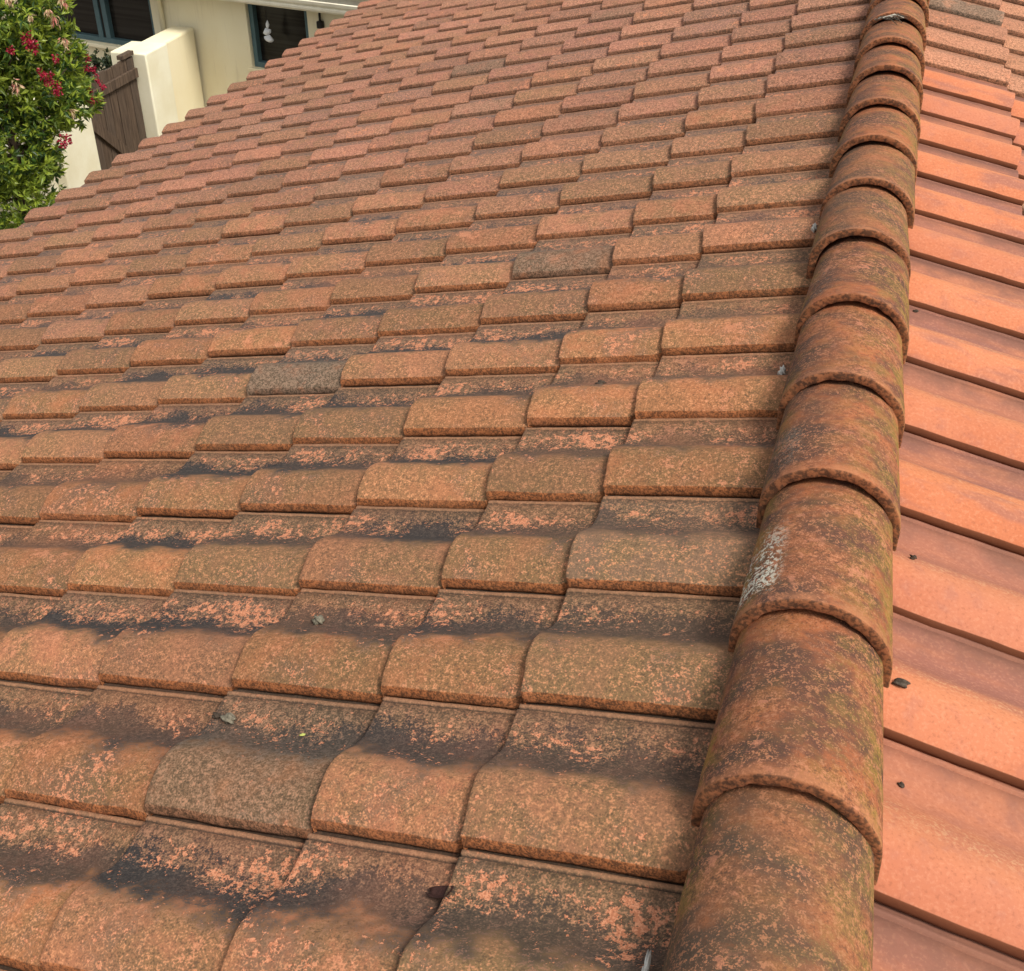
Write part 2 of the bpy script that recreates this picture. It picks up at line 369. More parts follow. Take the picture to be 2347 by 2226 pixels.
# left-slope course tails
GA = [0.2733, 0.3392, 0.3434, 0.3313, 0.3439, 0.3404, 0.3444]
S_L = [0.4558]
for g in GA: S_L.append(S_L[-1]+g)
gl = (EAVE_S-S_L[-1])/6
for k in range(6): S_L.append(S_L[-1]+gl)
S_R = [0.462+0.338*k for k in range(8)]
Y0_L, Y0_R, TWR = -0.278, -0.217, 0.2935
YEND = Y0_L+34*TW
# under-roof decks: closed slabs just below the tiles
def deck(side, smax):
    bm = bmesh.new()
    pts = []
    for s in (0.02, smax-0.05):
        for dz in (-0.095, -0.135):
            for y in (-1.6, YEND):
                pts.append(bm.verts.new((side*(s*cT+sT*(-dz)*-1), y, -s*sT+dz*cT)))
    bmesh.ops.convex_hull(bm, input=pts)
    return obj('roof_slope', bm_mesh(bm), M_DECK, house)
deck_L = deck(-1, EAVE_S); deck_R = deck(1, S_R[-1])
WLOC[deck_L.name] = Vector((0, 0, 0)); WLOC[deck_R.name] = Vector((0, 0, 0))
for d in (deck_L, deck_R):
    d.matrix_parent_inverse = Matrix.Translation(-WLOC[house.name])
tag(deck_L, 'left slope of mottled brown orange weathered tiles'); tag(deck_R, 'right slope of cleaner salmon orange tiles')
# house walls under the roof
xr = S_R[-1]*cT-0.35; xl = -(EAVE_S*cT-0.45)
bm = bmesh.new(); zt = lambda x: -abs(x)*math.tan(TH)-0.16
prof = [(xl, GROUND_Z), (xr, GROUND_Z), (xr, zt(xr)), (0, zt(0)), (xl, zt(xl))]
a = [bm.verts.new((x, -1.3, z)) for x, z in prof]; b = [bm.verts.new((x, YEND-0.3, z)) for x, z in prof]
bm.faces.new(a); bm.faces.new(b[::-1])
for k in range(5): bm.faces.new((a[k], b[k], b[(k+1) % 5], a[(k+1) % 5]))
bmesh.ops.recalc_face_normals(bm, faces=bm.faces)
M_CREAM = NT('cream_render')
_p = M_CREAM.objc(); _n = M_CREAM.noise(_p, 1.3, 4, 0.6); _f = M_CREAM.noise(_p, 60, 3, 0.6)
_z = M_CREAM.sep(M_CREAM.pos())[2]
_c = M_CREAM.mix(M_CREAM.ss(_n, 0.3, 0.7), (0.83, 0.735, 0.49), (0.87, 0.79, 0.56))
_st = M_CREAM.noise(M_CREAM.vmath('MULTIPLY', _p, (9, 9, 0.8)), 1.6, 4, 0.6)
_c = M_CREAM.mix(M_CREAM.ss(_st, 0.55, 0.75, 0, 0.3), _c, (0.52, 0.43, 0.28))
M_CREAM = M_CREAM.done(_c, 0.9, M_CREAM.bump(_f, 0.35, 0.004))
obj('house_wall', bm_mesh(bm), M_CREAM, house)

rng = np.random.default_rng(11)
GREY = {(0, 2): 0.45, (5, 4): 0.8, (7, 2): 0.6, (12, 3): 0.2, (14, 5): 0.3, (17, 6): 0.5, (19, 4): 0.35, (11, 6): 0.25}
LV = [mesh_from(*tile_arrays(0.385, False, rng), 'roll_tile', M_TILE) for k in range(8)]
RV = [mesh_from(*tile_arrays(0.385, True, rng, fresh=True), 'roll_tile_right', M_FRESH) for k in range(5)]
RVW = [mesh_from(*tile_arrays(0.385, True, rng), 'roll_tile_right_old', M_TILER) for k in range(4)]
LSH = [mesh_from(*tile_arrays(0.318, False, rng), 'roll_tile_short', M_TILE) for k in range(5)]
specs = []
def in_view(mw, L):
    best = None
    for x in (0.0, L*0.75):
        for y in (0.0, 0.15, 0.30):
            q = project(mw @ Vector((x, y, 0.02)))
            if q and -20 < q[0] < W+20 and -20 < q[1] < H+20: best = q[2] if best is None else min(best, q[2])
    return best
def cap_cover(s): return s
for side, SS, y0, i0, i1 in ((-1, S_L, Y0_L, -4, 34), (1, S_R, Y0_R, -3, 34)):
    for i in range(i0, i1):
        for j, s in enumerate(SS):
            L = 0.36 if j == 0 else 0.42
            jit = (rng.normal(0, 0.0022), rng.normal(0, 0.0020), rng.normal(0, 0.0009))
            tw = TW if side < 0 else TWR
            mw = frame(side, s+jit[0], y0+i*tw+jit[1]) @ Matrix.Diagonal((1, tw/TW, 1, 1)) @ Matrix.Translation((0, 0, jit[2])) @ \
                Matrix.Rotation(rng.normal(0, 0.0035), 4, 'Z') @ Matrix.Rotation(rng.normal(0, 0.0022), 4, 'Y')
            z = in_view(mw, L*(-side))
            specs.append((z if z is not None else 99.0, side, i, j, mw, L))
specs.sort(key=lambda t: t[0])
rest = {-1: [], 1: []}
n_obj = 0
for z, side, i, j, mw, L in specs:
    old = side > 0 and (i > 12 or (i, j) == (9, 1))
    if n_obj < 300 and z < 50:
        n_obj += 1
        if side < 0: me = LSH[rng.integers(len(LSH))] if j == 1 else LV[rng.integers(len(LV))]
        else: me = (RVW if old else RV)[rng.integers(4)]
        o = obj('roof_tile', me, None, deck_L if side < 0 else deck_R, mw)
        gv = GREY.get((i, j), 0.0) if side < 0 else 0.0
        if side > 0: gv = {(16, 0): 0.8, (9, 1): 0.55}.get((i, j), 0.0)
        o['grey'] = float(gv)
    else: rest[side].append((mw, L, old))
for side in (-1, 1):
    if not rest[side]: continue
    for old in ((False,) if side < 0 else (False, True)):
        V = []; F = []; UV = []
        for mw, L, od in rest[side]:
            if side > 0 and od != old: continue
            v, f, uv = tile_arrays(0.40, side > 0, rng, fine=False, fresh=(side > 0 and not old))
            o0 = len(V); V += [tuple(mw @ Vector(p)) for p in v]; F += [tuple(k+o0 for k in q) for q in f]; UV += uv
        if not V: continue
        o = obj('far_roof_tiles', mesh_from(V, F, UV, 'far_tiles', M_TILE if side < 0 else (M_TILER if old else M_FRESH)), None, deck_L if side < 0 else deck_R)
        o['kind'] = 'stuff'

# ------------------------------------------------------------------ ridge
def ridge_bed():
    bm = bmesh.new(); pts = []
    for y in (-1.5, YEND):
        for x, z in ((-0.085, -0.06), (-0.075, 0.02), (-0.04, 0.055), (0.04, 0.055), (0.075, 0.02), (0.085, -0.06)):
            pts.append(bm.verts.new((x, y, z)))
    bmesh.ops.convex_hull(bm, input=pts); return bm_mesh(bm)
ridge = obj('ridge', ridge_bed(), M_MORTAR, house); WLOC[ridge.name] = Vector((0, 0, 0))
ridge.matrix_parent_inverse = Matrix.Translation(-WLOC[house.name])
CAP_P, CAP_Y0 = 0.35147, -0.2088
def cap_mesh(rng):
    nA = 30; L = 0.41
    ys = [(0.10, 0.0225), (0.03, 0.022), (0.007, 0.0215), (0.001, 0.020), (0.0, 0.018), (0.0, 0.010), (0.0, 0.0035), (0.0012, 0.0009), (0.0045, 0.0)]
    ys += [(0.012+(L-0.012)*k/14, 0.0) for k in range(15)]
    lump = rng.normal(0, 1, 40); lump2 = rng.normal(0, 1, 40)
    V = []; UV = []
    arc = [(-1.0, None)]*3
    for r_, (y, inset) in enumerate(ys):
        tq = y/0.3515
        a0 = 0.1255*(1-0.10*tq); b0 = 0.1165*(1-0.245*tq)
        zb = 0.0075-0.006*(y/0.35)
        row = []
        for k in range(-2, nA+3):
            if k < 0: x, z, nx_, nz = -a0, zb-0.024*(-k), -1, 0
            elif k > nA: x, z, nx_, nz = a0, zb-0.024*(k-nA), 1, 0
            else:
                an = math.pi*(1-k/nA); x, z = a0*math.cos(an), zb+b0*math.sin(an); nx_, nz = math.cos(an), math.sin(an)
            wv = 0.0010*(lump[(k+2) % 40]+0.7*lump2[(k*3+5) % 40])*max(0.0, 1-y/0.03)*(r_ > 0)
            dd = inset + rng.normal(0, 0.0003)
            row.append((x-nx_*dd, y+wv*0.8, z-nz*dd+0.4*wv*(1 if 0 <= k <= nA else 0)))
        V += row
    m = nA+5; F = []
    for i in range(len(ys)-1):
        for k in range(m-1):
            a, b, c, e = i*m+k, i*m+k+1, (i+1)*m+k+1, (i+1)*m+k
            F.append((a, b, c, e))
    me = bpy.data.meshes.new('ridge_cap'); me.from_pydata(V, [], F)
    me.polygons.foreach_set('use_smooth', [True]*len(F)); me.materials.append(M_RIDGE); me.update(); return me
caps = [cap_mesh(rng) for k in range(6)]
LIME = {2: 0.1, 1: 1.0, 4: 0.12}
for k in range(-4, 28):
    mw = Matrix.Translation(({1: 0.010, 2: 0.007, 3: 0.004}.get(k, 0.013 if k < 1 else 0.0)+rng.normal(0, 0.002), CAP_Y0+k*CAP_P+rng.normal(0, 0.004), rng.normal(0, 0.0012))) @ \
        Matrix.Rotation(rng.normal(0, 0.010), 4, 'Z') @ Matrix.Rotation(rng.normal(0, 0.012), 4, 'Y')
    o = obj('ridge_tile', caps[(k+4) % 6], None, ridge, mw); o['lime'] = LIME.get(k, 0.0)
# ------------------------------------------------------------------ ground
M_GROUND = simple('paving', (0.24, 0.20, 0.16), 0.95, 0.25, 0.8, 0.4)
tag(obj('ground', box_mesh((-400, -400, GROUND_Z-0.3), (400, 400, GROUND_Z)), M_GROUND), kind='structure')

# ------------------------------------------------------------------ neighbouring house
M_TEAL = simple('teal_paint', (0.085, 0.145, 0.155), 0.55, 0.12, 12)
M_GUT = simple('gutter_paint', (0.80, 0.75, 0.60), 0.55, 0.08, 6)
M_SOFF = simple('soffit_paint', (0.50, 0.45, 0.33), 0.8, 0.08, 6)
M_REDROOF = simple('red_roof_tile', (0.30, 0.09, 0.06), 0.9, 0.3, 12, 0.4)
M_DARK = simple('dark_metal', (0.02, 0.018, 0.016), 0.6, 0.2, 20)
tg = NT('window_glass'); _p = tg.objc()
_w = tg.noise(tg.vmath('MULTIPLY', _p, (0.6, 1, 26)), 1.0, 2, 0.5)
tg.b.inputs['Specular IOR Level'].default_value = 0.18
M_GLASS = tg.done(tg.mix(tg.ss(_w, 0.35, 0.65), (0.012, 0.010, 0.008), (0.026, 0.023, 0.019)), 0.22)
def local(name, me, mat, parent, smooth=None):
    o = bpy.data.objects.new(name, me)
    if mat is not None and not me.materials: me.materials.append(mat)
    if smooth: me.polygons.foreach_set('use_smooth', [True]*len(me.polygons))
    col.objects.link(o); o.parent = parent; return o
nb = empty('neighbour_house', (-7.70, 10.53, GROUND_Z)); nb.rotation_euler = (0, 0, R(-11))
tag(nb, 'cream rendered house with teal window frames and cream gutter behind the roof', 'house')
OPEN = [(-2.95, -0.67, 1.45, 2.36), (0.836, 1.70, 1.445, 2.36)]
bm = bmesh.new(); xs = -4.6
for (a, b, z0, z1) in OPEN:
    box(bm, (xs, 0, 0), (a, 0.22, 2.52)); box(bm, (a, 0, 0), (b, 0.22, z0)); box(bm, (a, 0, z1), (b, 0.22, 2.52)); xs = b
box(bm, (xs, 0, 0), (2.65, 0.22, 2.52)); box(bm, (2.43, 0.22, 0), (2.65, 4.0, 2.52)); box(bm, (-4.6, 0.22, 0), (-4.38, 4.0, 2.52))
box(bm, (-4.38, 3.8, 0), (2.43, 4.0, 2.52))
wall = local('wall', bm_mesh(bm), M_CREAM, nb)
for k, (a, b, z0, z1) in enumerate(OPEN):
    wd = local('window', box_mesh((a, 0.10, z0), (b, 0.115, z1)), M_GLASS, nb)
    f = 0.062
    def fr(lo, hi): local('frame', box_mesh(lo, hi, 0.004), M_TEAL, wd)
    fr((a, 0.03, z0), (b, 0.105, z0+f)); fr((a, 0.03, z1-f), (b, 0.105, z1))
    fr((a, 0.031, z0+f), (a+f, 0.104, z1-f)); fr((b-f, 0.031, z0+f), (b, 0.104, z1-f))
    if k == 0:
        fr((-1.70, 0.032, z0+f), (-1.62, 0.103, z1-f)); fr((-1.57, 0.032, z0+f), (-1.49, 0.103, z1-f))
        local('frame', box_mesh((-1.618, 0.05, z0+f), (-1.572, 0.10, z1-f)), M_DARK, wd)
        local('sill', box_mesh((a-0.05, -0.06, z0-0.05), (b+0.05, 0.03, z0-0.003), 0.008), M_CREAM, wd)
    else:
        local('sill', box_mesh((a-0.06, -0.03, z0-0.045), (b+0.06, 0.03, z0-0.003), 0.008), M_CREAM, wd)
        local('reveal_trim', box_mesh((a-0.05, -0.012, z0-0.003), (a-0.002, 0.03, z1), 0.004), M_CREAM, wd)
# soffit, fascia and gutter
rf = None
bm = bmesh.new(); box(bm, (-4.9, -0.30, 2.50), (2.95, -0.002, 2.515)); soffit = local('soffit', bm_mesh(bm), M_SOFF, nb)
bm = bmesh.new(); prof = []
gz, gy = 2.285, -0.33
pp = [(gy+0.10, gz+0.13), (gy+0.10, gz), (gy+0.02, gz-0.005), (gy-0.005, gz+0.02), (gy-0.010, gz+0.045), (gy+0.004, gz+0.058), (gy-0.022, gz+0.085), (gy-0.03, gz+0.118), (gy-0.018, gz+0.126), (gy-0.01, gz+0.115), (gy+0.08, gz+0.10)]
va = [bm.verts.new((-4.9, y, z)) for y, z in pp]; vb = [bm.verts.new((2.98, y, z)) for y, z in pp]
for k in range(len(pp)): bm.faces.new((va[k], va[(k+1) % len(pp)], vb[(k+1) % len(pp)], vb[k]))
bm.faces.new(va[::-1]); bm.faces.new(vb); bmesh.ops.recalc_face_normals(bm, faces=bm.faces)
local('gutter', bm_mesh(bm), M_GUT, nb)
local('fascia', box_mesh((-4.9, -0.225, 2.27), (2.95, -0.20, 2.50), 0.003), M_GUT, nb)
# roof of the neighbour: rows of roll tiles as stepped waves
bm = bmesh.new(); prevrow = None
nxs = 160
for c in range(9):
    for end in (0, 1):
        d = (c+end)*0.34; z0 = 2.45+0.36*d+(0.03 if end == 0 else 0.0); y = -0.34+0.93*d
        row = [bm.verts.new((-4.9+7.85*k/nxs, y, z0+0.03*max(0, math.sin(2*math.pi*k/6.4)))) for k in range(nxs+1)]
        if prevrow:
            for k in range(nxs): bm.faces.new((prevrow[k], prevrow[k+1], row[k+1], row[k]))
        prevrow = row
roof = local('roof', bm_mesh(bm), M_REDROOF, nb, True)
local('ridge_board', box_mesh((-4.9, 2.45, 3.30), (2.95, 2.55, 3.62)), M_REDROOF, roof)
# downpipes
def pipe(name, pts, r, mat):
    bm = bmesh.new(); tube(bm, pts, r, 10); return local(name, bm_mesh(bm), mat, nb, True)
pipe('downpipe', [(-0.47, -0.045, 0.0), (-0.47, -0.045, 2.20), (-0.47, -0.24, 2.34)], 0.030, M_CREAM)
pipe('vent_pipe', [(1.90, -0.03, 1.6), (1.90, -0.03, 2.49)], 0.014, M_DARK)
local('pipe_clamp', box_mesh((1.865, -0.06, 2.02), (1.935, -0.002, 2.10), 0.01), M_DARK, nb)
local('render_band', box_mesh((0.38, -0.008, 0.0), (0.80, -0.001, 2.49), 0.003), M_CREAM, nb)

# ornament hanging in front of the right window
M_WHITE = simple('white_ceramic', (0.78, 0.79, 0.80), 0.35, 0.06, 40)
ch = empty('hanging_ornament', (-7.70+1.15*math.cos(R(-11))+(-0.02)*0, 10.53+1.15*math.sin(R(-11))-0.06, -2.30))
tag(ch, 'white shell shaped ornament hanging on a cord before the dark window', 'ornament')
def shell(cx, cz, rx, rz, tilt):
    bm = bmesh.new(); bmesh.ops.create_uvsphere(bm, u_segments=14, v_segments=8, radius=1.0)
    for v in bm.verts:
        k = 1.0 if v.co.z < 0 else (1-0.75*v.co.z)
        v.co = Vector((v.co.x*rx*k, v.co.y*rx*0.6*k, v.co.z*rz))
    bmesh.ops.rotate(bm, verts=bm.verts, cent=(0, 0, 0), matrix=Matrix.Rotation(tilt, 3, 'Y'))
    bmesh.ops.translate(bm, verts=bm.verts, vec=(cx, 0, cz)); return bm_mesh(bm)
for (cx, cz, rx, rz, tl) in ((0.01, 0.245, 0.022, 0.05, 0.1), (-0.005, 0.165, 0.055, 0.042, -0.4), (0.01, 0.085, 0.062, 0.042, 0.35)):
    local('shell', shell(cx, cz, rx, rz, tl), M_WHITE, ch, True)
bm = bmesh.new(); tube(bm, [(0.01, 0, 0.02), (0.005, 0, 0.3), (0.0, 0, 0.72)], 0.003, 6); local('cord', bm_mesh(bm), M_DARK, ch)

# ------------------------------------------------------------------ garden walls and gate
M_WHITEWALL = NT('painted_masonry'); _p = M_WHITEWALL.pos(); _n = M_WHITEWALL.noise(_p, 2.2, 4, 0.6)
_c = M_WHITEWALL.mix(M_WHITEWALL.ss(_n, 0.3, 0.7), (0.76, 0.70, 0.50), (0.84, 0.80, 0.62))
M_WHITEWALL = M_WHITEWALL.done(_c, 0.9, M_WHITEWALL.bump(M_WHITEWALL.noise(_p, 45, 3, 0.6), 0.3, 0.004))
def wall_thing(name, lo, hi, label, bev=0.02):
    lo = Vector(lo); hi = Vector(hi); base = Vector(((lo.x+hi.x)/2, (lo.y+hi.y)/2, GROUND_Z))
    o = obj(name, box_mesh(lo-base, hi-base, bev, 3), M_WHITEWALL, None, Matrix.Translation(base), True)
    for p in o.data.polygons: p.use_smooth = p.area < 0.05
    return tag(o, label, 'wall', kind='thing')
wall_thing('gate_pillar', (-8.02, 9.262, GROUND_Z), (-7.555, 9.70, -2.17), 'square cream pillar at the far side of the wooden gate', 0.018)
wall_thing('garden_wall', (-8.0, 9.702, GROUND_Z), (-7.69, 10.50, -2.215), 'short cream wall between the gate pillar and the cream house', 0.03).data.materials[0] = M_CREAM
wall_thing('gate_pillar', (-8.00, 7.60, GROUND_Z), (-7.56, 8.165, -2.22), 'cream pillar at the near side of the wooden gate, half behind flowering shrub', 0.02)
wall_thing('garden_wall', (-7.90, 3.0, GROUND_Z), (-7.68, 7.598, -2.40), 'long cream wall behind the base of the flowering shrub', 0.02)
t = NT('gate_timber'); p = t.pos(); r = t.rnd()
g1 = t.noise(t.vmath('ADD', t.vmath('MULTIPLY', p, (14, 14, 1.1)), t.comb(t.math('MULTIPLY', r, 31.0), 0.0, 0.0)), 3.0, 5, 0.65)
cc = t.mix(t.ss(g1, 0.3, 0.7), (0.055, 0.036, 0.025), (0.135, 0.092, 0.062))
cc = t.mix(t.ss(r, 0.2, 1.0, 0, 0.4), cc, (0.085, 0.068, 0.055))
M_TIMBER = t.done(cc, 0.85, t.bump(g1, 0.5, 0.004))
gate = tag(empty('wooden_gate', (-7.70, 8.70, GROUND_Z)), 'brown timber plank gate with diagonal brace between cream pillars', 'gate')
def gpart(name, me): return obj(name, me, M_TIMBER, gate)
yy = 8.175; nP = 8; pw = (9.245-8.175)/nP
for k in range(nP):
    y = 8.175+k*pw
    gpart('plank', box_mesh((-7.735+0.004*(k % 2), y+0.004, GROUND_Z+0.05), (-7.712+0.004*(k % 2), y+pw-0.004, -2.185-0.008*((k*5) % 3)), 0.003))
gpart('rail', box_mesh((-7.709, 8.18, -2.425), (-7.672, 9.24, -2.32), 0.004))
gpart('rail', box_mesh((-7.709, 8.18, -3.75), (-7.672, 9.24, -3.64), 0.004))
bm = bmesh.new(); box(bm, (-0.018, -0.90, -0.055), (0.018, 0.90, 0.055), 0.004)
bmesh.ops.rotate(bm, verts=bm.verts, cent=(0, 0, 0), matrix=Matrix.Rotation(R(-45), 3, 'X'))
bmesh.ops.translate(bm, verts=bm.verts, vec=(-7.689, 8.69, -3.03)); gpart('brace', bm_mesh(bm))
gpart('top_cap', box_mesh((-7.76, 9.02, -2.178), (-7.69, 9.245, -2.13), 0.005))
gpart('post', box_mesh((-7.80, 9.165, GROUND_Z), (-7.738, 9.245, -2.19), 0.004))

# ------------------------------------------------------------------ plants
def leaf_mat(name, cols, tl=0.35):
    t = NT(name); r = t.rnd(); b = t.n.new('ShaderNodeNewGeometry').outputs['Random Per Island']
    c = cols[0]
    for k, cc_ in enumerate(cols[1:]):
        c = t.mix(t.ss(b, 0.25+0.5*k/len(cols), 0.55+0.5*k/len(cols)), c, cc_)
    c = t.mix(t.ss(t.noise(t.pos(), 3.5, 2, 0.5), 0.45, 0.65, 0, 0.5), c, cols[-1])
    t.b.inputs['Specular IOR Level'].default_value = 0.45
    m = t.done(c, 0.42)
    tr = t.n.new('ShaderNodeBsdfTranslucent'); t.put(tr.inputs['Color'], c)
    mx = t.n.new('ShaderNodeMixShader'); mx.inputs[0].default_value = tl
    t.l.new(t.b.outputs[0], mx.inputs[1]); t.l.new(tr.outputs[0], mx.inputs[2])
    t.l.new(mx.outputs[0], t.n['Material Output'].inputs['Surface']); return m
M_LEAF = leaf_mat('shrub_leaf', [(0.035, 0.080, 0.017), (0.10, 0.19, 0.026), (0.32, 0.40, 0.045)], 0.35)
M_LEAFD = leaf_mat('dark_leaf', [(0.020, 0.035, 0.018), (0.035, 0.055, 0.022), (0.055, 0.07, 0.03)], 0.2)
M_RED = leaf_mat('red_petal', [(0.22, 0.004, 0.02), (0.36, 0.006, 0.04), (0.42, 0.015, 0.05)], 0.25)
M_PINK = leaf_mat('faded_petal', [(0.55, 0.20, 0.16), (0.62, 0.34, 0.24), (0.60, 0.46, 0.26)], 0.25)
M_BARK = simple('bark', (0.10, 0.07, 0.05), 0.95, 0.3, 25, 0.7)
rp = random.Random(5)
def unit():
    while True:
        v = Vector((rp.uniform(-1, 1), rp.uniform(-1, 1), rp.uniform(-1, 1)))
        if 0.05 < v.length < 1: return v.normalized()
def leaf(V, F, p, d, L, w, bend=0.2):
    d = d.normalized(); s = d.cross(unit()).normalized(); n = s.cross(d)
    o = len(V)
    V += [p, p+d*L*0.45+s*w/2+n*w*0.25, p+d*L*0.5, p+d*L*0.45-s*w/2+n*w*0.25, p+d*L-n*L*bend]
    F += [(o, o+1, o+2), (o, o+2, o+3), (o+1, o+4, o+2), (o+2, o+4, o+3)]
def foliage(ells, nsh, L, w, per=9, inner=0.25):
    V = []; F = []; tips = []
    tot = sum(e[3]*e[4]*e[5] for e in ells)
    for e in ells:
        c = Vector(e[:3]); rad = Vector(e[3:6])
        for k in range(int(nsh*e[3]*e[4]*e[5]/tot)):
            u_ = unit(); rr = rp.uniform(inner, 1.0)**0.5*rp.uniform(0.86, 1.12)
            p = c+Vector((u_.x*rad.x, u_.y*rad.y, u_.z*rad.z))*rr
            ax = (u_+Vector((0, 0, rp.uniform(0.0, 0.9)))+unit()*0.5).normalized()
            if u_.z < -0.2: ax = (u_+unit()*0.7+Vector((0, 0, -0.2))).normalized()
            tips.append((p, ax)); sc = rp.uniform(0.7, 1.25)
            for q in range(per):
                a = unit(); a = (a-ax*a.dot(ax)).normalized()
                leaf(V, F, p-ax*L*0.25*q/per*2, ax*rp.uniform(0.2, 1.0)+a*0.9, L*sc*rp.uniform(0.7, 1.15), w*sc, rp.uniform(0.0, 0.35))
    me = bpy.data.meshes.new('foliage'); me.from_pydata([tuple(v) for v in V], [], F); me.update(); return me, tips
shr = tag(empty('flowering_shrub', (-6.65, 5.95, GROUND_Z)), 'tall leafy green shrub with crimson flower clusters beside the roof edge', 'shrub')
ELL = [(-6.65, 6.00, -0.75, 0.55, 0.82, 0.62), (-6.65, 6.25, -1.45, 0.52, 0.55, 0.48), (-6.62, 6.52, -1.70, 0.38, 0.40, 0.28), (-6.62, 6.58, -1.28, 0.34, 0.30, 0.34),
       (-6.65, 5.85, -1.95, 0.42, 0.45, 0.36), (-6.62, 5.78, -2.34, 0.36, 0.46, 0.30), (-6.7, 5.2, -1.4, 0.5, 0.6, 0.8), (-6.62, 6.15, -2.12, 0.25, 0.24, 0.22)]
me, tips = foliage(ELL, 3900, 0.080, 0.026)
crown = obj('crown', me, M_LEAF, shr); crown['kind'] = 'stuff'
bm = bmesh.new()
tube(bm, [(-6.65, 5.95, GROUND_Z-0.05), (-6.66, 5.93, -3.2), (-6.64, 5.9, -2.4), (-6.66, 6.0, -1.4), (-6.65, 6.0, -0.6)], [0.07, 0.055, 0.045, 0.03, 0.012], 9)
for k in range(60):
    p, ax = tips[rp.randrange(len(tips))]; z = max(-3.0, min(-0.8, p.z-rp.uniform(0.2, 0.5)))
    b0 = Vector((-6.65, 5.95, z)); tube(bm, [b0, (b0+p)/2+Vector((0, 0, -0.05)), p], [0.012, 0.008, 0.003], 5)
obj('trunk', bm_mesh(bm), M_BARK, shr, None, True)
REDS = [(-6.22, 5.84, -0.99, 1.5), (-6.22, 5.89, -1.05, 1.1), (-6.52, 6.65, -1.32, 0.9), (-6.52, 6.85, -1.45, 0.9), (-6.52, 6.83, -1.51, 0.9), (-6.52, 6.93, -1.56, 0.7), (-6.22, 6.11, -1.21, 0.7),
        (-6.22, 5.98, -1.33, 1.3), (-6.22, 6.05, -1.43, 1.4), (-6.22, 5.92, -1.27, 1), (-6.52, 6.82, -1.72, 0.8), (-6.52, 6.79, -1.78, 0.8), (-6.52, 6.94, -1.84, 1), (-6.52, 7.01, -1.74, 0.7),
        (-6.22, 5.99, -1.86, 1.2), (-6.22, 6.06, -1.86, 0.8), (-6.22, 5.63, -1.0, 0.6), (-6.52, 6.8, -1.35, 0.6), (-6.52, 6.66, -1.47, 0.6), (-6.40, 6.80, -1.60, 0.8), (-6.40, 6.72, -1.40, 0.7), (-6.36, 6.62, -1.72, 0.7)]
PINKS = [(-6.22, 6.19, -0.91, 1.2), (-6.22, 6.13, -0.84, 0.8), (-6.22, 6.25, -1.11, 1.2), (-6.22, 6.33, -0.8, 1), (-6.22, 5.6, -1.26, 1.1), (-6.22, 6.16, -1.65, 0.8), (-6.22, 5.73, -0.65, 0.8), (-6.22, 5.92, -0.82, 0.6)]
for lst, m, n, L in ((REDS, M_RED, 60, 0.024), (PINKS, M_PINK, 26, 0.05)):
    for (x, y, z, s) in lst:
        V = []; F = []
        for k in range(int(n*s)):
            o = unit()*rp.uniform(0.2, 1)
            p = Vector((x+0.10+o.x*0.03*s, y-0.055+o.y*0.028*s, z+0.035+o.z*0.05*s))
            leaf(V, F, p, o+Vector((0, 0, -0.9 if m is M_PINK else -0.3)), L*rp.uniform(0.6, 1.2), L*(0.28 if m is M_PINK else 0.75), 0.2)
        me = bpy.data.meshes.new('cluster'); me.from_pydata([tuple(v) for v in V], [], F)
        obj('flower_cluster', me, m, shr)
sh2 = tag(empty('dark_shrub', (-8.62, 9.85, GROUND_Z)), 'small dark green shrub behind the gate under the teal window', 'shrub')
me, tips2 = foliage([(-8.62, 9.85, -2.68, 0.40, 0.42, 0.30), (-8.85, 9.7, -2.8, 0.35, 0.35, 0.35), (-8.4, 9.95, -2.75, 0.28, 0.28, 0.28)], 520, 0.06, 0.03)
c2 = obj('crown', me, M_LEAFD, sh2); c2['kind'] = 'stuff'
bm = bmesh.new(); tube(bm, [(-8.62, 9.85, GROUND_Z-0.05), (-8.6, 9.86, -3.2), (-8.62, 9.85, -2.6)], [0.05, 0.04, 0.015], 8); obj('trunk', bm_mesh(bm), M_BARK, sh2, None, True)

# ------------------------------------------------------------------ small things lying on the tiles
M_POD = simple('dry_pod', (0.055, 0.040, 0.028), 0.8, 0.5, 90, 0.6)
M_PODG = simple('grey_pod', (0.17, 0.15, 0.11), 0.85, 0.6, 120, 0.8)
M_DRY = simple('dry_leaf', (0.045, 0.018, 0.014), 0.7, 0.4, 60, 0.4)
M_TWIG = simple('pale_twig', (0.50, 0.47, 0.40), 0.8, 0.3, 80)
M_LIME = simple('lime_crust', (0.52, 0.50, 0.45), 0.8, 0.15, 60, 0.5)
M_CLUMP = simple('dirt_clump', (0.075, 0.06, 0.045), 0.95, 0.6, 140, 0.9)
def nugget(name, loc, rad, mat, label, cat, seed, group=None, lump=0.28, rot=0.0):
    rr = random.Random(seed); bm = bmesh.new(); bmesh.ops.create_icosphere(bm, subdivisions=3, radius=1.0)
    ph = [(rr.uniform(2, 6), rr.uniform(2, 6), rr.uniform(2, 6), rr.uniform(0, 6)) for k in range(4)]
    for v in bm.verts:
        k = 1+lump*sum(math.sin(a*v.co.x+b*v.co.y+c*v.co.z+d) for a, b, c, d in ph)/2.2
        v.co = Vector((v.co.x*rad[0], v.co.y*rad[1], v.co.z*rad[2]))*k
    bmesh.ops.rotate(bm, verts=bm.verts, cent=(0, 0, 0), matrix=Matrix.Rotation(rot, 3, 'Z'))
    o = obj(name, bm_mesh(bm), mat, None, Matrix.Translation(loc), True)
    return tag(o, label, cat, group)
PY = [p[0] for p in PROFILE[3:]]; PH = [p[1] for p in PROFILE[3:]]
